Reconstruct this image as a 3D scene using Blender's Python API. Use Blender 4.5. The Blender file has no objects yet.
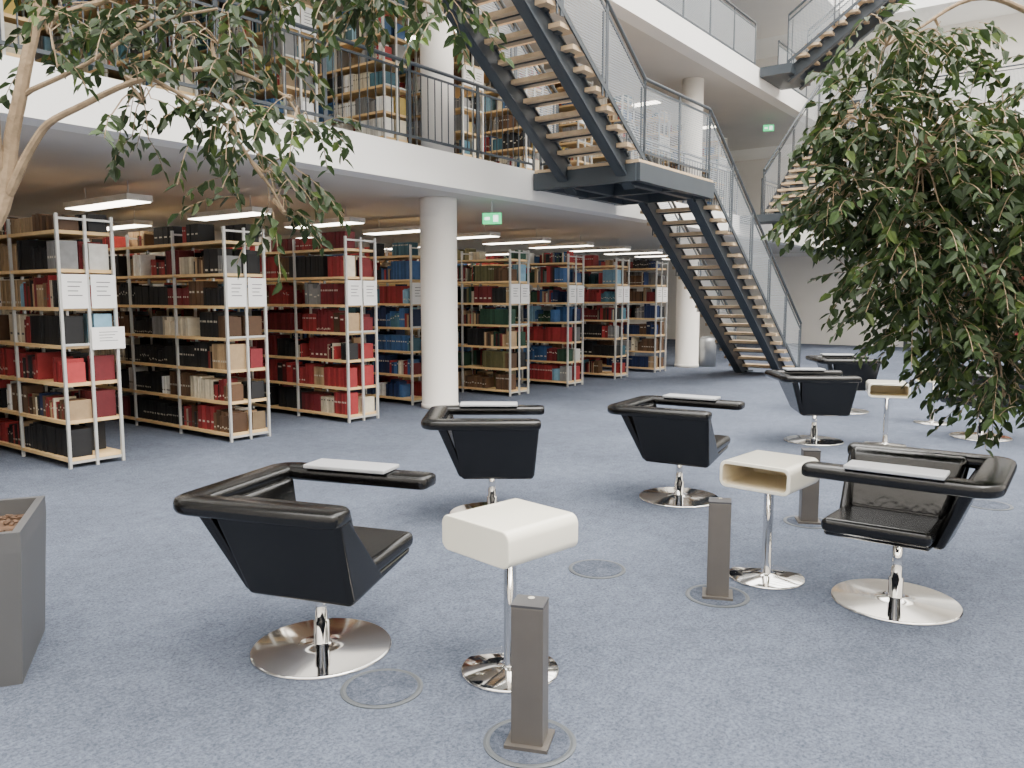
import bpy, math, random
from mathutils import Vector, Matrix, noise
R = random.Random(7)
scene = bpy.context.scene
TH = math.atan2(.802,.597)
F0 = Vector((-.87,9.7,0))
A = Vector((math.cos(TH),math.sin(TH),0)); B = Vector((-A.y,A.x,0))
def LW(s,w,z=0): return F0+A*s+B*w+Vector((0,0,z))
LM = Matrix.Translation(F0)@Matrix.Rotation(TH,4,'Z')

# ---------------------------------------------------------------- materials
def mat(name,col,rough=.5,metal=0,var=.06,scale=8,bump=0,bscale=60,spec=.5,coat=0,emis=None,estr=0,trans=0):
    m=bpy.data.materials.new(name); m.use_nodes=True
    nt=m.node_tree; b=nt.nodes['Principled BSDF']
    tc=nt.nodes.new('ShaderNodeTexCoord')
    n=nt.nodes.new('ShaderNodeTexNoise'); n.inputs['Scale'].default_value=scale; n.inputs['Detail'].default_value=4
    nt.links.new(tc.outputs['Object'],n.inputs['Vector'])
    r=nt.nodes.new('ShaderNodeValToRGB')
    r.color_ramp.elements[0].position=.3; r.color_ramp.elements[1].position=.7
    r.color_ramp.elements[0].color=[max(0,c*(1-var)) for c in col]+[1]
    r.color_ramp.elements[1].color=[min(.98,c*(1+var)) for c in col]+[1]
    nt.links.new(n.outputs['Fac'],r.inputs['Fac']); nt.links.new(r.outputs['Color'],b.inputs['Base Color'])
    b.inputs['Roughness'].default_value=rough; b.inputs['Metallic'].default_value=metal
    b.inputs['Specular IOR Level'].default_value=spec
    b.inputs['Coat Weight'].default_value=coat
    if bump:
        n2=nt.nodes.new('ShaderNodeTexNoise'); n2.inputs['Scale'].default_value=bscale; n2.inputs['Detail'].default_value=3
        nt.links.new(tc.outputs['Object'],n2.inputs['Vector'])
        bp=nt.nodes.new('ShaderNodeBump'); bp.inputs['Strength'].default_value=bump; bp.inputs['Distance'].default_value=.01
        nt.links.new(n2.outputs['Fac'],bp.inputs['Height']); nt.links.new(bp.outputs['Normal'],b.inputs['Normal'])
    if emis:
        b.inputs['Emission Color'].default_value=list(emis)+[1]; b.inputs['Emission Strength'].default_value=estr
    return m
def colmat(name,rough=.55,trans=0,spec=.4):
    m=bpy.data.materials.new(name); m.use_nodes=True; nt=m.node_tree; b=nt.nodes['Principled BSDF']
    a=nt.nodes.new('ShaderNodeAttribute'); a.attribute_name='Col'
    tc=nt.nodes.new('ShaderNodeTexCoord'); n=nt.nodes.new('ShaderNodeTexNoise'); n.inputs['Scale'].default_value=20
    nt.links.new(tc.outputs['Object'],n.inputs['Vector'])
    mr=nt.nodes.new('ShaderNodeMapRange'); mr.inputs['To Min'].default_value=.8; mr.inputs['To Max'].default_value=1.2
    nt.links.new(n.outputs['Fac'],mr.inputs['Value'])
    mx=nt.nodes.new('ShaderNodeVectorMath'); mx.operation='SCALE'
    nt.links.new(a.outputs['Color'],mx.inputs[0]); nt.links.new(mr.outputs['Result'],mx.inputs['Scale'])
    nt.links.new(mx.outputs['Vector'],b.inputs['Base Color'])
    b.inputs['Roughness'].default_value=rough; b.inputs['Specular IOR Level'].default_value=spec
    if trans:
        out=nt.nodes['Material Output']; t=nt.nodes.new('ShaderNodeBsdfTranslucent')
        nt.links.new(mx.outputs['Vector'],t.inputs['Color'])
        ms=nt.nodes.new('ShaderNodeMixShader'); ms.inputs['Fac'].default_value=trans
        nt.links.new(b.outputs[0],ms.inputs[1]); nt.links.new(t.outputs[0],ms.inputs[2]); nt.links.new(ms.outputs[0],out.inputs['Surface'])
    return m
def carpet(name,k=1.0):
    m=bpy.data.materials.new(name); m.use_nodes=True; nt=m.node_tree; b=nt.nodes['Principled BSDF']
    tc=nt.nodes.new('ShaderNodeTexCoord')
    def N(sc,de,ro=.5):
        q=nt.nodes.new('ShaderNodeTexNoise'); q.inputs['Scale'].default_value=sc; q.inputs['Detail'].default_value=de; q.inputs['Roughness'].default_value=ro
        nt.links.new(tc.outputs['Object'],q.inputs['Vector']); return q
    n=N(62,9,.9); n2=N(.8,6,.6); n3=N(300,2); n4=N(11,5,.75)
    r=nt.nodes.new('ShaderNodeValToRGB'); e=r.color_ramp.elements
    e[0].position=.39; e[0].color=(.046*k,.058*k,.085*k,1); e[1].position=.63; e[1].color=(.192*k,.217*k,.278*k,1)
    nt.links.new(n.outputs['Fac'],r.inputs['Fac'])
    def MR(src,a,c):
        mr=nt.nodes.new('ShaderNodeMapRange'); mr.inputs['From Min'].default_value=.3; mr.inputs['From Max'].default_value=.7; mr.inputs['To Min'].default_value=a; mr.inputs['To Max'].default_value=c
        nt.links.new(src.outputs['Fac'],mr.inputs['Value']); return mr
    m1=MR(n2,.80,1.18); m4=MR(n4,.80,1.20)
    mu=nt.nodes.new('ShaderNodeMath'); mu.operation='MULTIPLY'; nt.links.new(m1.outputs[0],mu.inputs[0]); nt.links.new(m4.outputs[0],mu.inputs[1])
    mx=nt.nodes.new('ShaderNodeVectorMath'); mx.operation='SCALE'
    nt.links.new(r.outputs['Color'],mx.inputs[0]); nt.links.new(mu.outputs[0],mx.inputs['Scale'])
    nt.links.new(mx.outputs['Vector'],b.inputs['Base Color'])
    b.inputs['Roughness'].default_value=.95; b.inputs['Specular IOR Level'].default_value=.1
    bp=nt.nodes.new('ShaderNodeBump'); bp.inputs['Strength'].default_value=.6; bp.inputs['Distance'].default_value=.006
    nt.links.new(n3.outputs['Fac'],bp.inputs['Height']); nt.links.new(bp.outputs['Normal'],b.inputs['Normal'])
    return m
def wiremesh():
    m=bpy.data.materials.new('steel_wire_mesh'); m.use_nodes=True; nt=m.node_tree; b=nt.nodes['Principled BSDF']
    b.inputs['Base Color'].default_value=(.38,.41,.44,1); b.inputs['Metallic'].default_value=.2; b.inputs['Roughness'].default_value=.5
    tc=nt.nodes.new('ShaderNodeTexCoord'); sp=nt.nodes.new('ShaderNodeSeparateXYZ'); nt.links.new(tc.outputs['Object'],sp.inputs[0])
    def ln(sock):
        a=nt.nodes.new('ShaderNodeMath'); a.operation='MULTIPLY'; a.inputs[1].default_value=1/.03; nt.links.new(sock,a.inputs[0])
        f=nt.nodes.new('ShaderNodeMath'); f.operation='FRACT'; nt.links.new(a.outputs[0],f.inputs[0])
        l=nt.nodes.new('ShaderNodeMath'); l.operation='LESS_THAN'; l.inputs[1].default_value=.26; nt.links.new(f.outputs[0],l.inputs[0]); return l.outputs[0]
    ad=nt.nodes.new('ShaderNodeMath'); ad.operation='ADD'; nt.links.new(sp.outputs['X'],ad.inputs[0]); nt.links.new(sp.outputs['Y'],ad.inputs[1])
    mxm=nt.nodes.new('ShaderNodeMath'); mxm.operation='MAXIMUM'
    nt.links.new(ln(ad.outputs[0]),mxm.inputs[0]); nt.links.new(ln(sp.outputs['Z']),mxm.inputs[1])
    t=nt.nodes.new('ShaderNodeBsdfTransparent'); ms=nt.nodes.new('ShaderNodeMixShader')
    nt.links.new(mxm.outputs[0],ms.inputs['Fac']); nt.links.new(t.outputs[0],ms.inputs[1]); nt.links.new(b.outputs[0],ms.inputs[2])
    nt.links.new(ms.outputs[0],nt.nodes['Material Output'].inputs['Surface'])
    return m
M_carpet=carpet('carpet_blue'); M_carpet2=carpet('carpet_outlet_lid',.72); M_mesh=wiremesh()
M_white=mat('white_plaster',(.87,.83,.77),.8,var=.02,scale=1.5)
M_fascia=mat('fascia_white',(.90,.89,.86),.7,var=.02,scale=1)
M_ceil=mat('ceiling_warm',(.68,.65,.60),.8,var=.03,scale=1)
M_steel=mat('painted_steel_bluegrey',(.045,.056,.068),.45,var=.08,scale=3)
M_wood=mat('stair_wood',(.62,.46,.29),.5,var=.12,scale=10)
M_shelfwood=mat('shelf_board_birch',(.78,.54,.26),.5,var=.1,scale=6)
M_post=mat('shelf_post_grey',(.60,.60,.58),.35,metal=.3,var=.04)
M_leather=mat('black_leather',(.0035,.0034,.0033),.21,var=.2,bump=.08,bscale=120,spec=.5)
M_crease=mat('black_leather_creased',(.005,.005,.0048),.20,var=.2,bump=.8,bscale=8,spec=.6)
M_chrome=mat('chrome',(.84,.82,.79),.07,metal=1,var=.02)
M_tablet=mat('tablet_grey',(.44,.45,.47),.35,var=.04)
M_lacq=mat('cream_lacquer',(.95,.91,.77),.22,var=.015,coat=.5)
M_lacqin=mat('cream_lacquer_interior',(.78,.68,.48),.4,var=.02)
M_boll=mat('bollard_bronze_aluminium',(.15,.135,.12),.38,metal=.5,var=.05)
M_bolltop=mat('bollard_cap_dark',(.05,.05,.055),.4)
M_disc=mat('floor_box_ring',(.10,.11,.12),.5,metal=.2)
M_planter=mat('planter_grey',(.085,.085,.087),.5,var=.04,scale=2)
M_soil=mat('bark_mulch',(.10,.055,.03),.9,var=.5,scale=30,bump=1,bscale=30)
M_bark=mat('ficus_bark',(.32,.23,.14),.8,var=.2,scale=25,bump=.5,bscale=60)
M_leaf=colmat('ficus_leaf',.42,trans=.28,spec=.35)
M_book=colmat('book_cloth',.6)
M_paper=mat('paper_sign',(.88,.87,.85),.7,var=.02)
M_text=mat('printed_ink',(.12,.12,.13),.7)
M_lamp=mat('lamp_diffuser',(.9,.9,.85),.5,emis=(1,.92,.78),estr=11)
M_lamph=mat('lamp_housing',(.82,.80,.76),.5)
M_exit=mat('exit_sign_green',(.02,.5,.15),.4,emis=(.05,.8,.3),estr=1.5)
M_exitw=mat('exit_sign_pictogram',(.9,.9,.9),.4,emis=(.9,1,.9),estr=2)
M_bin=mat('brushed_steel_bin',(.35,.36,.37),.4,metal=.7)
M_glass=mat('window_glass',(.55,.63,.70),.1,var=.05,scale=.6,spec=.8)

# ---------------------------------------------------------------- mesh builder
class MB:
    def __init__(s): s.v=[];s.f=[];s.m=[];s.c=[];s.mats=[]
    def mi(s,m):
        if m not in s.mats: s.mats.append(m)
        return s.mats.index(m)
    def add(s,vs,fs,m,col=(1,1,1)):
        o=len(s.v); s.v.extend([tuple(p) for p in vs]); k=s.mi(m)
        for f in fs: s.f.append([o+i for i in f]); s.m.append(k); s.c.append(col)
    def hexa(s,b,t,m,col=(1,1,1)):
        s.add(list(b)+list(t),[(3,2,1,0),(4,5,6,7),(0,1,5,4),(1,2,6,5),(2,3,7,6),(3,0,4,7)],m,col)
    def box(s,x0,x1,y0,y1,z0,z1,m,col=(1,1,1)):
        s.hexa([(x0,y0,z0),(x1,y0,z0),(x1,y1,z0),(x0,y1,z0)],[(x0,y0,z1),(x1,y0,z1),(x1,y1,z1),(x0,y1,z1)],m,col)
    def bar(s,p,q,w,h,m,col=(1,1,1)):
        p=Vector(p);q=Vector(q);d=(q-p).normalized()
        sd=d.cross(Vector((0,0,1)))
        if sd.length<1e-4: sd=Vector((1,0,0))
        sd.normalize(); up=sd.cross(d)
        o=[(-sd*w-up*h)/2,(sd*w-up*h)/2,(sd*w+up*h)/2,(-sd*w+up*h)/2]
        s.hexa([p+x for x in o],[q+x for x in o],m,col)
    def tube(s,pts,rad,m,n=8,col=(1,1,1)):
        pts=[Vector(p) for p in pts]; vs=[];fs=[]
        ref=Vector((.31,.77,.2)).normalized()
        for i,p in enumerate(pts):
            d=(pts[min(i+1,len(pts)-1)]-pts[max(i-1,0)]).normalized()
            a=d.cross(ref)
            if a.length<1e-3: a=d.cross(Vector((1,0,0)))
            a.normalize(); b=d.cross(a); r=rad[i] if hasattr(rad,'__len__') else rad
            for k in range(n):
                t=2*math.pi*k/n; vs.append(p+(a*math.cos(t)+b*math.sin(t))*r)
        for i in range(len(pts)-1):
            for k in range(n):
                fs.append((i*n+k,i*n+(k+1)%n,(i+1)*n+(k+1)%n,(i+1)*n+k))
        fs.append(tuple(range(n))[::-1]); fs.append(tuple((len(pts)-1)*n+k for k in range(n)))
        s.add(vs,fs,m,col)
    def lathe(s,prof,m,n=48,cx=0,cy=0,col=(1,1,1)):
        vs=[];fs=[]
        for r,z in prof:
            for k in range(n):
                t=2*math.pi*k/n; vs.append((cx+r*math.cos(t),cy+r*math.sin(t),z))
        for i in range(len(prof)-1):
            for k in range(n): fs.append((i*n+k,i*n+(k+1)%n,(i+1)*n+(k+1)%n,(i+1)*n+k))
        fs.append(tuple(range(n))[::-1]); fs.append(tuple((len(prof)-1)*n+k for k in range(n)))
        s.add(vs,fs,m,col)
    def mesh(s,name,smooth=False):
        me=bpy.data.meshes.new(name); me.from_pydata(s.v,[],s.f)
        for m in s.mats: me.materials.append(m)
        me.polygons.foreach_set('material_index',s.m)
        at=me.attributes.new('Col','FLOAT_COLOR','FACE')
        fl=[]
        for c in s.c: fl.extend((c[0],c[1],c[2],1))
        at.data.foreach_set('color',fl)
        if smooth: me.polygons.foreach_set('use_smooth',[True]*len(s.f))
        me.update(); return me
def obj(name,me,parent=None,mw=None,bevel=0,seg=3,subsurf=0,smooth_angle=None):
    if isinstance(me,MB): me=me.mesh(name)
    o=bpy.data.objects.new(name,me); scene.collection.objects.link(o)
    if parent is not None: o.parent=parent
    if mw is not None: o.matrix_world=mw
    if bevel:
        for p in me.polygons: p.use_smooth=True
        b=o.modifiers.new('bevel','BEVEL'); b.width=bevel; b.segments=seg; b.limit_method='ANGLE'; b.angle_limit=math.radians(28)
        b.harden_normals=True
    return o
def empty(name,loc,rot=0):
    e=bpy.data.objects.new(name,None); scene.collection.objects.link(e)
    e.location=loc; e.rotation_euler=(0,0,rot); e.empty_display_size=.2; return e

# ---------------------------------------------------------------- room shell (local frame: x=s along gallery, y=w into stacks)
S0,S1=-14,19.5; CZ=2.84
mb=MB(); mb.box(S0,S1,-14,8,-.15,0,M_carpet); obj('floor',mb,mw=LM)
def slab(name,z0,z1,under):
    mb=MB(); mb.box(S0,S1-2.0,.02,8.0,z0+.012,z1,M_fascia); mb.box(S0,S1-2.0,.3,8.0,z0,z0+.012,under)
    mb.box(S0,S1-2.0,-.0,.3,z0-.0,z1,M_fascia)
    mb.box(S1-2.0,S1,-14,8.0,z0,z1,M_fascia)
    mb.box(S0,S1-2,.31,8.0,z1,z1+.01,M_carpet)
    return obj(name,mb,mw=LM)
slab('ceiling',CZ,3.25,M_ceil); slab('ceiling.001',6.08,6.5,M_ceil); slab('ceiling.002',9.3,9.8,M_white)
for nm,b in (('wall_stacks',(S0,S1,8.0,8.2)),('wall_end',(S1,S1+.2,-14.2,8.2)),('wall_atrium',(S0,S1,-14.2,-14.0)),('wall_behind',(S0-.2,S0,-14.2,8.2))):
    mb=MB(); mb.box(b[0],b[1],b[2],b[3],0,13,M_white); obj(nm,mb,mw=LM)
mb=MB()
for k in range(12):
    s=S0+1+k*3; mb.box(s-.06,s+.06,-14,0,12.6,12.95,M_steel)
for w in (-12,-9,-6,-3): mb.box(S0,S1,w-.04,w+.04,12.75,12.9,M_steel)
obj('roof_beams',mb,mw=LM)
k=0
for lv in (3.25,6.5):
    for w in (-12,-8.6,-5.2):
        k+=1; mb=MB(); mb.box(S1-.05,S1-.02,w-.9,w+.9,lv+.9,lv+2.3,M_glass)
        for y in (w-.9,w,w+.9): mb.box(S1-.09,S1-.002,y-.04,y+.04,lv+.86,lv+2.34,M_fascia)
        for z in (.86,2.3): mb.box(S1-.09,S1-.002,w-.94,w+.94,lv+z,lv+z+.07,M_fascia)
        obj('window_%d'%k,mb,mw=LM)
mb=MB(); mb.box(S1-.04,S1-.003,-2.6,-1.6,0,2.1,M_tablet); mb.box(S1-.07,S1-.003,-2.7,-2.6,0,2.2,M_steel); mb.box(S1-.07,S1-.003,-1.6,-1.5,0,2.2,M_steel); mb.box(S1-.07,S1-.003,-2.7,-1.5,2.1,2.2,M_steel); mb.box(S1-.1,S1-.04,-2.5,-2.46,.95,1.15,M_chrome)
obj('door_1',mb,mw=LM)

def column(s,w):
    mb=MB(); prof=[(.262,0),(.262,.06),(.25,.065),(.25,CZ-.03),(.25,CZ)]
    mb.lathe(prof,M_white,48)
    o=obj('column',mb.mesh('column',True),mw=Matrix.Translation(LW(s,w)))
    for p in o.data.polygons: p.use_smooth=abs(p.normal.z)<.5
    return o
for s in (-7.1,.97,9.05): column(s,.88)
for s in (-7.1,.97,9.05):
    mb=MB(); mb.lathe([(.22,3.26),(.22,6.08)],M_white,40); o=obj('column',mb.mesh('column',True),mw=Matrix.Translation(LW(s,.88)))

# ---------------------------------------------------------------- railings
def railing(mb,p,q,h=.95,step=.12,panel=False):
    p=Vector(p);q=Vector(q); L=(q-p).length; n=max(1,round(L/1.2))
    up=Vector((0,0,1))
    mb.tube([p+up*h,q+up*h],.022,M_steel,8)
    mb.bar(p+up*.10,q+up*.10,.02,.03,M_steel); mb.bar(p+up*(h-.09),q+up*(h-.09),.015,.025,M_steel)
    for i in range(n+1):
        c=p.lerp(q,i/n); mb.bar(c,c+up*h,.05,.015,M_steel)
    if panel:
        mb.add([p+up*.12,q+up*.12,q+up*(h-.1),p+up*(h-.1)],[(0,1,2,3)],M_mesh)
    else:
        k=int(L/step)
        for i in range(1,k):
            c=p.lerp(q,i/k); mb.bar(c+up*.10,c+up*(h-.09),.010,.010,M_steel)
mb=MB(); railing(mb,(S0,.1,3.26),(2.1,.1,3.26),h=.92); obj('gallery_railing',mb,mw=LM)
mb=MB(); railing(mb,(4.3,.1,3.26),(9.7,.1,3.26)); railing(mb,(11.2,.1,3.26),(S1-2,.1,3.26)); obj('gallery_railing',mb,mw=LM)
mb=MB(); railing(mb,(S0,.1,6.5),(10.5,.1,6.5),panel=True); railing(mb,(12.0,.1,6.5),(S1-2,.1,6.5),panel=True); obj('gallery_railing',mb,mw=LM)
mb=MB(); railing(mb,(S1-1.9,0,3.25),(S1-1.9,-14,3.25),panel=True); railing(mb,(S1-1.9,0,6.5),(S1-1.9,-14,6.5),panel=True); obj('gallery_railing',mb,mw=LM)

# ---------------------------------------------------------------- stairs
def flight(mb,P,Q,hw,n=19,sides=(1,-1),st=.38):
    P=Vector(P);Q=Vector(Q)
    h=Vector((Q.x-P.x,Q.y-P.y,0)); L=h.length; h.normalize(); sd=Vector((-h.y,h.x,0)); up=Vector((0,0,1))
    for k in (1,-1):
        o=sd*st*k
        a=P+o; b=Q+o; d=(b-a).normalized()
        mb.bar(a-up*.16+d*(.14 if P.z<.01 else -.05),b-up*.16+d*.0,.09,.27,M_steel)
        mb.bar(a-up*.30+d*(.34 if P.z<.01 else -.05),b-up*.30,.15,.03,M_steel)
        mb.bar(a-up*.03+d*.14,b-up*.03,.15,.02,M_steel)
    for i in range(1,n):
        c=P.lerp(Q,i/n)
        x0=c-h*.15; x1=c+h*.15
        for (z0,z1,m,ww) in ((-.05,.0,M_wood,hw),(-.07,-.05,M_steel,st+.1)):
            pts=[x0-sd*ww,x1-sd*ww,x1+sd*ww,x0+sd*ww]
            if m is M_steel: pts=[c-h*.05-sd*ww,c+h*.05-sd*ww,c+h*.05+sd*ww,c-h*.05+sd*ww]
            mb.hexa([p+up*z0 for p in pts],[p+up*z1 for p in pts],m)
    for k in sides:
        o=sd*(hw+.02)*k; a=P+o+up*.02; b=Q+o+up*.02
        mb.tube([a+up*.98,b+up*.98],.024,M_steel,8)
        mb.bar(a+up*.0,b+up*.0,.02,.06,M_steel); mb.bar(a+up*.86,b+up*.86,.015,.03,M_steel)
        m=5
        for i in range(m+1):
            c=a.lerp(b,i/m); mb.bar(c-up*.08,c+up*.98,.06,.015,M_steel); mb.bar(c-up*.08+h*.09,c+up*.86+h*.09,.03,.012,M_steel)
        mb.add([a+up*.06,b+up*.06,b+up*.85,a+up*.85],[(0,1,2,3)],M_mesh)
wc=-.95; hw=.64; st=.40
mb=MB()
flight(mb,(8.85,wc,0),(4.15,wc,3.25),hw,st=st)
flight(mb,(2.1,wc,3.25),(-2.7,wc,6.5),hw,st=.44)
mb.box(1.95,4.3,wc-hw-.03,-.02,3.21,3.25,M_wood); 
for y in (wc-hw,wc-.38,wc+.38,-.12): mb.box(1.95,4.3,y-.05,y+.05,2.98,3.21,M_steel)
for x in (1.97,3.15,4.22): mb.box(x-.05,x+.05,wc-hw,-.02,2.98,3.2,M_steel)
mb.box(2.0,4.25,wc-hw,-.05,3.17,3.2,M_steel)
railing(mb,(2.1,wc-hw-.02,3.25),(4.15,wc-hw-.02,3.25),h=1.0,panel=True)
railing(mb,(2.1,wc+hw+.02,3.25),(2.1,-.02,3.25),h=1.0,panel=True); railing(mb,(4.15,wc+hw+.02,3.25),(4.15,-.02,3.25),h=1.0,panel=True)
mb.box(-4.2,-2.7,wc-hw,-.02,6.3,6.5,M_steel)
for k in (1,-1): mb.box(8.6,8.95,wc+st*k-.1,wc+st*k+.1,0,.03,M_steel)
obj('steel_staircase',mb,mw=LM)
mb=MB()
flight(mb,(10.2,wc,3.25),(14.9,wc,6.5),hw)
mb.box(9.6,10.3,wc-hw,-.02,3.1,3.25,M_steel); mb.box(14.8,15.8,wc-hw,-.02,6.35,6.5,M_steel)
railing(mb,(9.6,wc-hw,3.25),(10.2,wc-hw,3.25),panel=True)
obj('steel_staircase',mb,mw=LM)
mb=MB()
flight(mb,(11.2,-.6,6.5),(11.2,-5.3,9.75),hw)
mb.box(10.5,11.9,-.7,-.02,6.3,6.5,M_steel)
mb.box(10.4,12.0,-13.98,-5.2,9.55,9.75,M_fascia)
obj('steel_staircase',mb,mw=LM)

# ---------------------------------------------------------------- bookshelves
C=dict(red=(.26,.030,.032),maroon=(.13,.016,.02),navy=(.015,.028,.08),blue=(.045,.11,.25),teal=(.05,.13,.17),black=(.014,.014,.015),green=(.022,.06,.038),
 brown=(.10,.055,.03),tan=(.33,.23,.13),cream=(.55,.49,.37),grey=(.20,.20,.20),white=(.75,.73,.68),yellow=(.58,.42,.10),olive=(.12,.11,.05),sky=(.18,.32,.42))
PAL=[['black','brown','black','maroon','navy','black','red','black','brown','black','tan'],['black','brown','maroon','brown','black','tan','black','black','red','cream'],
 ['red','maroon','maroon','red','maroon','maroon','black','brown'],['red','blue','navy','teal','blue','black','navy'],
 ['brown','olive','black','maroon','black','green','brown','tan'],['red','maroon','blue','black','green','red','navy','grey'],
 ['maroon','brown','red','red','teal','black'],['brown','maroon','black','grey','navy','brown']]
UP=['white','cream','blue','red','grey','teal','tan','yellow','black','white','cream','brown']
SL=5.7; SD=.5; ZB=[.09+.335*k for k in range(7)]
def frame_mesh():
    mb=MB(); nb=6; bw=SL/nb
    for i in range(nb+1):
        y=i*bw
        for x in (.012,SD-.012): mb.box(x-.012,x+.012,y-.014,y+.014,0,2.24,M_post)
        mb.box(SD/2-.012,SD/2+.012,y-.012,y+.012,0,2.24,M_post)
        for z in (.05,1.1,2.2): mb.box(.012,SD-.012,y-.008,y+.008,z-.01,z+.01,M_post)
    for z in ZB: mb.box(.0,SD,.015,SL-.015,z-.03,z,M_shelfwood)
    return mb.mesh('shelf_frame')
def books_mesh(idx,pal,wide=(.022,.05)):
    mb=MB(); r=random.Random(200+idx)
    for side in (0,1):
        for k,z in enumerate(ZB):
            if k==6 and r.random()<.3: continue
            y=.03; dom=r.choice(pal)
            while y<SL-.06:
                if r.random()<(.15 if k<6 else .4): y+=r.uniform(.05,.35); continue
                run=r.randint(2,14); cn=dom if r.random()<.5 else r.choice(pal)
                if r.random()<.2: dom=r.choice(pal)
                if r.random()<.12: cn=r.choice(['white','cream','tan','grey','sky','white']); run=min(run,5)
                base=C[cn]; t=r.uniform(*wide); h=r.uniform(.18,.28); d=r.uniform(.15,.21); lab=r.random()<.55
                if r.random()<.08: t=r.uniform(.07,.1); run=min(run,4); h=.26; lab=True
                if k==6: h*=.75
                same=r.random()<.55; lz=r.uniform(.1,.78)
                mixed=(not same) and r.random()<.45
                for _ in range(run):
                    tt=t*(1 if same else r.uniform(.5,1.4)); hh=h*(1 if same else r.uniform(.72,1.05)); 
                    if y+tt>SL-.03: break
                    if mixed: base=C[r.choice(pal+['tan','red','cream'])]
                    f=r.uniform(.75,1.35) if same else r.uniform(.5,1.6)
                    cc=tuple(min(.85,c*f) for c in base)
                    off=.03+r.uniform(0,.015)
                    x0,x1=(off,off+d) if side==0 else (SD-off-d,SD-off)
                    mb.box(x0,x1,y,y+tt*.93,z+.001,z+hh,M_book,cc)
                    if lab:
                        xs=x0-.001 if side==0 else x1+.001
                        lc=(.60,.56,.46) if cn not in('cream','white') else (.1,.1,.1)
                        mb.add([(xs,y+tt*.2,z+hh*lz),(xs,y+tt*.75,z+hh*lz),(xs,y+tt*.75,z+hh*(lz+.08)),(xs,y+tt*.2,z+hh*(lz+.08))],[(0,1,2,3)],M_book,lc)
                    y+=tt
    return mb.mesh('books')
FR=frame_mesh()
def sign_mesh(w=.22,h=.30):
    mb=MB(); mb.box(-w/2,w/2,-.004,0,0,h,M_paper)
    for i in range(4): mb.box(-w*.28,w*(.28-.08*(i%3)),-.0052,-.004,h*(.76-.13*i),h*(.785-.13*i),M_text)
    return mb.mesh('sign')
SG=sign_mesh(); SG2=sign_mesh(.30,.2)
def bookshelf(s,w,z,bm,signs=True,low=False):
    e=empty('bookshelf',LW(s,w,z),TH)
    obj('shelf_frame',FR,e); obj('books',bm,e)
    if signs:
        for x in (.13,.38):
            g=obj('aisle_sign',SG,e); g.location=(x,-.016,1.42)
        if low:
            g=obj('notice_sign',SG2,e); g.location=(.40,-.022,1.05)
    return e
BM=[books_mesh(i,PAL[i]) for i in range(8)]
UM=[books_mesh(20+i,UP,(.02,.045)) for i in range(4)]
for i in range(-1,8):
    w=.83+(.5 if i==3 else 0)
    bookshelf(-4.01+1.63*i,w,0,BM[i if i>=0 else 4],low=(i==0))
for i in range(-1,11):
    bookshelf(-4.3+1.63*i,1.5,3.26,UM[i%4],signs=(i%2==0))
bookshelf(18.7,-8.7,0,BM[6],signs=False)
bookshelf(17.2,-8.7,0,BM[1],signs=False)

def lamp(s,w,z):
    mb=MB(); mb.box(-.15,.15,-.75,.75,-.02,.05,M_lamph); mb.box(-.135,.135,-.735,.735,-.03,-.02,M_lamp)
    for y in (-.5,.5): mb.box(-.005,.005,y-.005,y+.005,.05,.22,M_post)
    obj('ceiling_lamp',mb,mw=Matrix.Translation(LW(s,w,z))@Matrix.Rotation(TH,4,'Z'))
for k in range(12): lamp(-4.3+1.63*k+.27,3.1,2.62)
for k in range(6): lamp(-4.3+3.26*k+.27,6.0,2.62)  # deeper second row, added only to brighten the ceiling under the gallery
for k in range(6): lamp(-3.4+3.2*k,2.6,5.86)
def exit_sign(s,w,z):
    mb=MB(); mb.box(-.02,.02,-.13,.13,-.075,.075,M_exit); mb.box(-.024,-.02,-.09,-.02,-.045,.045,M_exitw); mb.box(-.024,-.02,.03,.10,-.02,.02,M_exitw)
    mb.box(-.01,.01,-.01,.01,.075,.25,M_post)
    obj('exit_sign',mb,mw=Matrix.Translation(LW(s,w,z))@Matrix.Rotation(math.radians(80),4,'Z'))
exit_sign(1.6,.45,2.60); exit_sign(13.5,.8,5.81)

mb=MB(); mb.lathe([(.19,0),(.19,.55),(.17,.62),(.10,.66),(.10,.64)],M_bin,32); o=obj('waste_bin',mb.mesh('waste_bin',True),mw=Matrix.Translation((4.3,17.6,0)))

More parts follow.
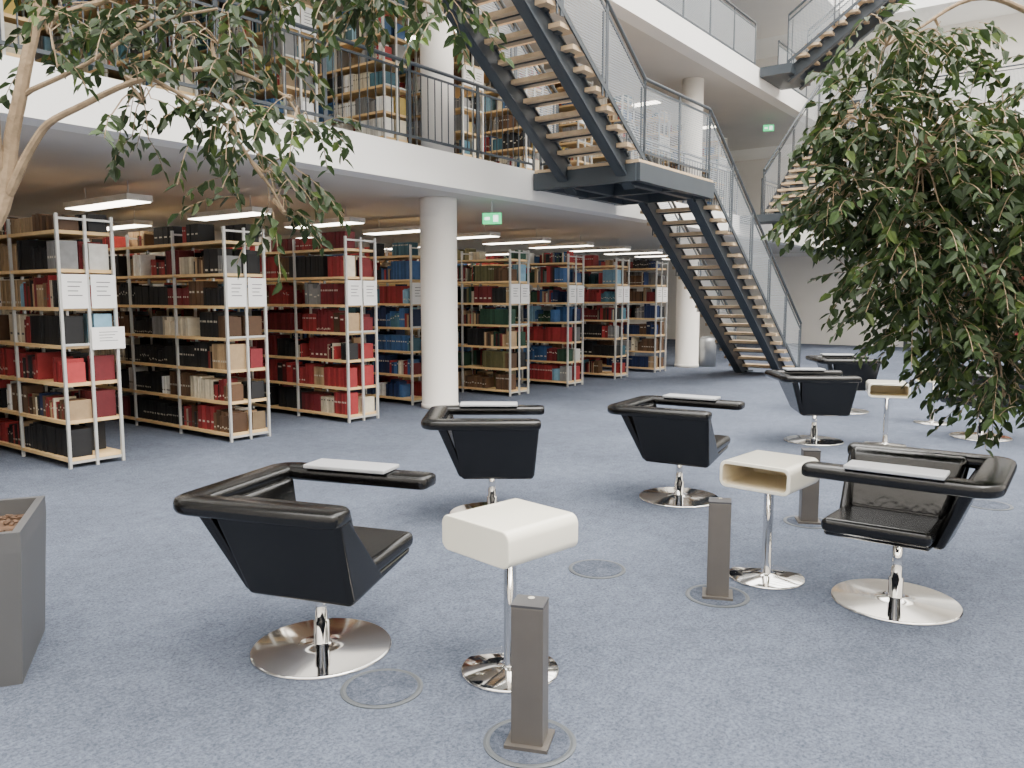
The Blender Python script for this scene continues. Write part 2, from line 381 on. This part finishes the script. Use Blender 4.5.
# ---------------------------------------------------------------- chairs
def sweep(pts,w,z0,z1,m):
    mb=MB(); vs=[];n=len(pts)
    for i,p in enumerate(pts):
        p=Vector(p); a=Vector(pts[max(i-1,0)]); b=Vector(pts[min(i+1,n-1)])
        d1=(p-a).normalized() if i>0 else (b-p).normalized(); d2=(b-p).normalized() if i<n-1 else d1
        t=(d1+d2).normalized(); nn=Vector((-t.y,t.x)); k=1/max(.5,t.dot(d1))
        prof=[(-.5,.30),(-.46,.10),(-.40,0),(.40,0),(.46,.10),(.5,.30),(.5,.66),(.46,.88),(.38,.98),(0,1.03),(-.38,.98),(-.46,.88),(-.5,.66)]
        for u,v in prof:
            q=p+nn*u*w*k; vs.append((q.x,q.y,z0+(z1-z0)*v))
    K=13; fs=[]
    for i in range(n-1):
        for k in range(K): fs.append((i*K+k,(i+1)*K+k,(i+1)*K+(k+1)%K,i*K+(k+1)%K))
    for end,sgn in ((0,-1),(n-1,1)):
        a=Vector(pts[end]); b=Vector(pts[1 if end==0 else n-2]); d=(a-b).normalized()
        ring=[Vector(vs[end*K+k]) for k in range(K)]; c=sum(ring,Vector())/K; prev=[end*K+k for k in range(K)]
        for off,sc in ((.018,.95),(.032,.82),(.038,.55)):
            o=len(vs)
            for q in ring: vs.append(tuple(c+(q-c)*sc+Vector((d.x,d.y,0))*off))
            cur=[o+k for k in range(K)]
            for k in range(K):
                f=(prev[k],cur[k],cur[(k+1)%K],prev[(k+1)%K]); fs.append(f if sgn>0 else f[::-1])
            prev=cur
        fs.append(tuple(prev) if sgn<0 else tuple(prev[::-1]))
    mb.add(vs,fs,m); return mb
def corner(c,p,q,r,n=6):
    c=Vector(c);a=c+(Vector(p)-c).normalized()*r;b=c+(Vector(q)-c).normalized()*r
    return [tuple(a*(1-t)**2+c*2*t*(1-t)+b*t*t) for t in [i/n for i in range(n+1)]]
e_=.335; xl=-.39
pts=[(.29,-e_),(.0,-e_-.01)]+corner((xl,-e_-.01),(.35,-e_),(xl,e_),.06,8)+corner((xl,e_),(xl,-e_),(.36,e_),.06,8)+[(.34,e_)]
ME_band=sweep(pts,.14,.665,.725,M_leather).mesh('armrest_band',True)
def pad(b,t,m,name):
    mb=MB(); mb.hexa(b,t,m); return mb.mesh(name)
ME_back=pad([(-.20,-.225,.30),(.285,-.225,.30),(.285,-.165,.30),(-.20,-.165,.30)],[(-.26,-.365,.685),(.315,-.365,.685),(.315,-.30,.685),(-.26,-.30,.685)],M_leather,'shell_back')
ME_side=pad([(-.215,-.22,.31),(-.165,-.22,.31),(-.165,.14,.34),(-.215,.14,.34)],[(-.355,-.36,.682),(-.29,-.36,.682),(-.29,.26,.682),(-.355,.26,.682)],M_leather,'shell_side')
ME_ret=pad([(.245,-.22,.31),(.29,-.22,.31),(.29,.05,.34),(.245,.05,.34)],[(.275,-.36,.68),(.32,-.36,.68),(.32,-.28,.68),(.275,-.28,.68)],M_leather,'shell_return')
ME_pan=pad([(-.18,-.19,.305),(.285,-.19,.305),(.285,.28,.365),(-.18,.28,.365)],[(-.18,-.19,.36),(.288,-.19,.36),(.288,.305,.392),(-.18,.305,.392)],M_leather,'seat_pan')
ME_seat=pad([(-.19,-.20,.355),(.295,-.20,.355),(.295,.325,.388),(-.19,.325,.388)],[(-.19,-.20,.435),(.295,-.20,.435),(.295,.335,.462),(-.19,.335,.462)],M_leather,'seat_cushion')
ME_cush=pad([(-.18,-.19,.42),(.27,-.19,.42),(.27,-.08,.42),(-.18,-.08,.42)],[(-.26,-.31,.722),(.30,-.31,.722),(.30,-.225,.722),(-.26,-.225,.722)],M_crease,'back_cushion')
mb=MB(); mb.box(-.24,.18,e_-.085,e_+.075,.728,.747,M_tablet); ME_tab=mb.mesh('writing_tablet')
mb=MB(); mb.lathe([(.30,0),(.302,.008),(.295,.014),(.10,.022),(.045,.028),(.034,.034),(.034,.13),(.026,.132),(.026,.30),(.08,.31),(.10,.325)],M_chrome,72)
ME_ped=mb.mesh('pedestal')
ME_ped.polygons.foreach_set('use_smooth',[abs(p.normal.z)<.999 for p in ME_ped.polygons])
def chair(x,y,heading):
    e=empty('swivel_tablet_chair',(x,y,0),-math.radians(heading))
    obj('armrest_band',ME_band,e); obj('shell_back',ME_back,e,bevel=.022,seg=4); obj('shell_side',ME_side,e,bevel=.02,seg=4)
    obj('shell_return',ME_ret,e,bevel=.018,seg=4); obj('seat_pan',ME_pan,e,bevel=.018,seg=3); obj('seat_cushion',ME_seat,e,bevel=.033,seg=5); obj('back_cushion',ME_cush,e,bevel=.035,seg=5)
    obj('writing_tablet',ME_tab,e,bevel=.006); obj('pedestal',ME_ped,e)
    return e
chair(-.827,3.34,19)
chair(-.14,5.5,0)
chair(1.27,5.955,31)
chair(1.92,3.87,216)
chair(3.20,8.375,3)
chair(4.45,10.6,6)
chair(5.1,8.6,250)

# ---------------------------------------------------------------- side tables
def rr(w,h,r,n=6):
    out=[]
    for cx,cz,a0 in ((w/2-r,h/2-r,0),(-w/2+r,h/2-r,90),(-w/2+r,-h/2+r,180),(w/2-r,-h/2+r,270)):
        for i in range(n+1):
            t=math.radians(a0+90*i/n); out.append((cx+r*math.cos(t),cz+r*math.sin(t)))
    return out
def table_mesh():
    mb=MB(); o=rr(.39,.145,.04); i_=rr(.354,.109,.024); n=len(o); D=.195; zc=.585
    vs=[(x,-D,z+zc) for x,z in o]+[(x,D,z+zc) for x,z in o]+[(x,-D,z+zc) for x,z in i_]+[(x,D-.02,z+zc) for x,z in i_]
    fs=[];fi=[]
    for k in range(n):
        j=(k+1)%n
        fs.append((k,n+k,n+j,j)); fs.append((k,j,2*n+j,2*n+k)); fi.append((2*n+k,2*n+j,3*n+j,3*n+k))
    fs.append(tuple(n+k for k in range(n))[::-1]); fi.append(tuple(3*n+k for k in range(n)))
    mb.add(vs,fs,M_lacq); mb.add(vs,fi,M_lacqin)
    return mb.mesh('table_box')
ME_tb=table_mesh()
mb=MB(); mb.lathe([(.20,0),(.202,.008),(.195,.013),(.06,.02),(.028,.026),(.026,.03),(.026,.49),(.07,.495),(.075,.514)],M_chrome,64); ME_tp=mb.mesh('table_pedestal')
ME_tp.polygons.foreach_set('use_smooth',[abs(p.normal.z)<.999 for p in ME_tp.polygons])
def table(x,y,rot):
    e=empty('side_table',(x,y,0),math.radians(rot)); obj('table_box',ME_tb,e,bevel=.006,seg=3); obj('table_pedestal',ME_tp,e)
table(-.008,3.133,134); table(1.387,4.228,-42); table(3.85,8.15,-20); table(5.09,9.6,-30)

# ---------------------------------------------------------------- bollards, floor boxes
def bollard(x,y,rot):
    e=empty('power_bollard',(x,y,0),math.radians(rot))
    mb=MB(); mb.box(-.055,.055,-.05,.05,.015,.495,M_boll); obj('body',mb,e,bevel=.004)
    mb=MB(); mb.box(-.055,.055,-.05,.05,.495,.503,M_bolltop); mb.lathe([(.012,.503),(.012,.507)],M_chrome,16,.0,.02); obj('cap',mb,e)
    mb=MB(); mb.box(-.075,.075,-.07,.07,.006,.018,M_boll); obj('base_plate',mb,e)
for x,y,r in ((.061,2.60,-14),(1.05,3.95,-14),(2.01,5.30,-10)): bollard(x,y,r)
def floor_box(x,y):
    mb=MB(); mb.lathe([(.160,0),(.160,.004),(.150,.006),(.141,.004)],M_disc,48)
    mb.lathe([(.138,0),(.138,.0055)],M_carpet2,48)
    obj('floor_outlet',mb,mw=Matrix.Translation((x,y,0)))
for x,y in ((-.508,2.98),(.478,4.357),(.061,2.60),(1.05,3.95),(3.5,5.75),(2.01,5.30)): floor_box(x,y)

# ---------------------------------------------------------------- planters and trees
def planter(x,y,rot,w=.6):
    mb=MB(); a=w/2; b=w/2-.03
    mb.hexa([(-b,-b,0),(b,-b,0),(b,b,0),(-b,b,0)],[(-a,-a,.54),(a,-a,.54),(a,a,.54),(-a,a,.54)],M_planter)
    for q in ((-a,a,-a,-a+.03),(-a,a,a-.03,a),(-a,-a+.03,-a+.03,a-.03),(a-.03,a,-a+.03,a-.03)): mb.box(*q,.54,.62,M_planter)
    r=random.Random(3)
    mb.box(-a+.03,a-.03,-a+.03,a-.03,.54,.55,M_soil)
    for _ in range(160):
        px,py=r.uniform(-a+.06,a-.06),r.uniform(-a+.06,a-.06); p=Vector((px,py,.555)); an=r.uniform(0,6.3)
        q=p+Vector((math.cos(an),math.sin(an),r.uniform(-.2,.2)))*r.uniform(.015,.035); mb.bar(p,q,.014,.01,M_soil)
    obj('planter',mb,mw=Matrix.Translation((x,y,0))@Matrix.Rotation(math.radians(rot),4,'Z'))
planter(-2.30,3.17,22.3,.62); planter(3.75,4.5,10,.8)
def spline(pts,n=6):
    P=[Vector(p) for p in pts]; P=[P[0]*2-P[1]]+P+[P[-1]*2-P[-2]]; out=[]
    for i in range(1,len(P)-2):
        for k in range(n):
            t=k/n; a,b,c,d=P[i-1],P[i],P[i+1],P[i+2]
            out.append(.5*((2*b)+(c-a)*t+(2*a-5*b+4*c-d)*t*t+(3*b-a-3*c+d)*t**3))
    out.append(P[-2]); return out
def tree(name,limbs,clusters,seed,leaf=(.05,.075),bright=1.0,dens=.024,wr=(.22,.29),br=.35):
    mb=MB(); r=random.Random(seed); limbpts=[]
    for pts,r0,r1 in limbs:
        sp=spline(pts); n=len(sp)
        for i,p in enumerate(sp):
            sp[i]=p+noise.noise_vector(p*3)*.025*(1 if i>0 else 0)
        mb.tube(sp,[r0+(r1-r0)*i/(n-1) for i in range(n)],M_bark,8); limbpts+=sp[3:]
    for (c,rad,cnt) in clusters:
        c=Vector(c); near=min(limbpts,key=lambda p:(p-c).length)
        mid=(near+c)/2+Vector((r.uniform(-.06,.06),r.uniform(-.06,.06),.06))
        sp=spline([near,mid,c]); mb.tube(sp,[.010-.006*i/(len(sp)-1) for i in range(len(sp))],M_bark,6)
        for _ in range(cnt):
            while 1:
                u=Vector((r.uniform(-1,1),r.uniform(-1,1),r.uniform(-1,1)))
                if u.length<1: break
            p=c+Vector((u.x*rad[0],u.y*rad[1],u.z*rad[2]))
            if r.random()<br:
                q=c.lerp(p,.5)+Vector((0,0,.05)); sp=spline([c,q,p],3); mb.tube(sp,.003,M_bark,4)
            d=Vector((u.x+r.uniform(-.6,.6),u.y+r.uniform(-.6,.6),r.uniform(-.7,.5)));d.normalize()
            L=r.uniform(.14,.30); tw=[p.copy()]; dd=d.copy(); n=6
            for i in range(n):
                dd=(dd+Vector((0,0,-.15))).normalized(); tw.append(tw[-1]+dd*L/n)
            mb.tube(tw,.0020,M_bark,3)
            g=r.uniform(.6,1.3)
            nl=int(L/dens)
            for i in range(nl):
                t=(i+1)/nl*n; k=min(int(t),n-1); base=tw[k].lerp(tw[k+1],t-k) if t<n else tw[n]
                td=(tw[k+1]-tw[k]).normalized()
                sdv=td.cross(Vector((r.uniform(-.4,.4),r.uniform(-.4,.4),1)))
                if sdv.length<.05: sdv=Vector((r.uniform(-1,1),r.uniform(-1,1),0))
                sdv.normalize(); sdv*=(1 if i%2 else -1)
                ld=(td*.6+sdv*r.uniform(.5,1.2)+Vector((0,0,-r.uniform(.0,.75)))).normalized()
                nrm=(Vector((r.uniform(-.9,.9),r.uniform(-.9,.9),1))); w=ld.cross(nrm).normalized(); up=w.cross(ld).normalized()
                l=r.uniform(*leaf); wd=l*r.uniform(*wr)
                v=[base,base+ld*l*.3+w*wd+up*wd*.35,base+ld*l*.68+w*wd*.75+up*wd*.2-up*l*.04,base+ld*l-up*l*.14,base+ld*l*.68-w*wd*.75+up*wd*.2-up*l*.04,base+ld*l*.3-w*wd+up*wd*.35]
                f=g*r.uniform(.65,1.4)*bright; y=r.random()
                col=(.038*f+.03*y*f*(y>.85),.066*f+.035*f*(y>.85),.021*f)
                mb.add(v,[(0,1,2,3),(0,3,4,5)],M_leaf,col)
    return obj(name,mb)
tree('ficus_tree',[
 ([(-2.30,3.17,.555),(-2.30,3.2,1.1),(-2.22,3.3,1.6),(-2.12,3.4,1.95),(-2.03,3.4,2.3),(-1.93,3.45,2.75),(-1.8,3.5,3.3)],.045,.018),
 ([(-2.12,3.4,1.93),(-1.97,3.38,2.12),(-1.82,3.36,2.26),(-1.5,3.4,2.42),(-1.15,3.4,2.44),(-.9,3.35,2.32)],.020,.006),
 ([(-2.12,3.4,2.0),(-2.09,3.3,2.35),(-2.15,3.2,2.8)],.02,.01),
 ([(-2.0,3.4,2.35),(-1.8,3.4,2.45),(-1.5,3.42,2.62),(-1.2,3.4,2.68)],.012,.005),
 ([(-1.95,3.45,2.65),(-1.6,3.45,2.75),(-1.1,3.4,2.78),(-.6,3.35,2.78),(-.3,3.3,2.66)],.014,.006),
 ([(-1.5,3.4,2.42),(-1.2,3.35,2.25),(-1.0,3.3,2.0),(-.93,3.3,1.85)],.009,.004)],
 [((-1.95,3.5,2.62),(.28,.3,.18),14),((-1.52,3.4,2.32),(.16,.25,.2),13),((-1.2,3.4,2.55),(.28,.3,.18),26),((-1.10,3.3,2.22),(.2,.3,.14),24),
  ((-.87,3.4,2.25),(.15,.3,.08),8),((-1.0,3.3,2.02),(.17,.2,.12),13),((-.93,3.3,1.86),(.08,.1,.06),5),((-.42,3.3,2.74),(.25,.3,.12),26),((-.28,3.3,2.6),(.1,.15,.05),5),
  ((-.8,3.4,2.75),(.22,.3,.1),18),((-1.5,3.5,3.0),(.5,.5,.3),30),((-1.6,3.5,2.62),(.25,.3,.14),16)],11,leaf=(.05,.075),bright=.95,dens=.026,br=.45)
tree('ficus_tree',[
 ([(3.75,4.5,.555),(3.6,4.5,1.2),(3.3,4.4,1.9),(3.0,4.2,2.5),(2.6,4.1,2.9)],.05,.02),
 ([(3.3,4.4,1.9),(2.9,4.2,2.1),(2.4,4.05,2.2),(1.95,4.0,2.15)],.025,.008),
 ([(3.45,4.45,1.5),(3.0,4.2,1.6),(2.4,4.0,1.65),(1.95,4.0,1.55)],.022,.008),
 ([(2.6,4.1,2.9),(2.2,4.0,2.95),(1.85,4.0,2.75)],.016,.005)],
 [((1.80,4,2.72),(.2,.25,.18),38),((1.70,4,2.35),(.2,.3,.22),54),((1.62,4,2.0),(.18,.3,.16),44),((2.0,4,2.15),(.32,.4,.36),150),((1.92,4,1.75),(.28,.35,.26),100),
  ((2.4,4,2.15),(.35,.4,.35),160),((2.4,4,1.65),(.35,.4,.38),150),((2.06,4,1.42),(.2,.3,.18),46),((2.38,4,1.22),(.24,.3,.18),56),((2.85,4.1,1.5),(.4,.4,.5),100),
  ((2.48,4.0,1.02),(.18,.2,.08),20),((2.75,4,2.55),(.3,.3,.25),40),((2.1,4,2.72),(.2,.2,.14),20),((2.9,4.1,2.1),(.35,.35,.4),90)],23,bright=1.0,leaf=(.05,.08))

# ---------------------------------------------------------------- light
w=bpy.data.worlds.new('sky'); scene.world=w; w.use_nodes=True
bg=w.node_tree.nodes['Background']; bg.inputs['Color'].default_value=(1,.98,.94,1); bg.inputs['Strength'].default_value=7.6
sl=bpy.data.lights.new('sun','SUN'); so=bpy.data.objects.new('sun',sl); scene.collection.objects.link(so)
sl.energy=5.5; sl.angle=math.radians(40); sl.color=(1,.95,.88)
so.rotation_euler=Vector((-.40,.32,-1)).to_track_quat('-Z','Y').to_euler(); so.location=(4,0,15)

cam=bpy.data.cameras.new('camera'); co=bpy.data.objects.new('camera',cam); scene.collection.objects.link(co)
cam.sensor_width=36; cam.lens=800/1024*36; cam.clip_end=200
co.location=(0,0,1.52); co.rotation_euler=(math.radians(90-6.2),0,0)
scene.camera=co
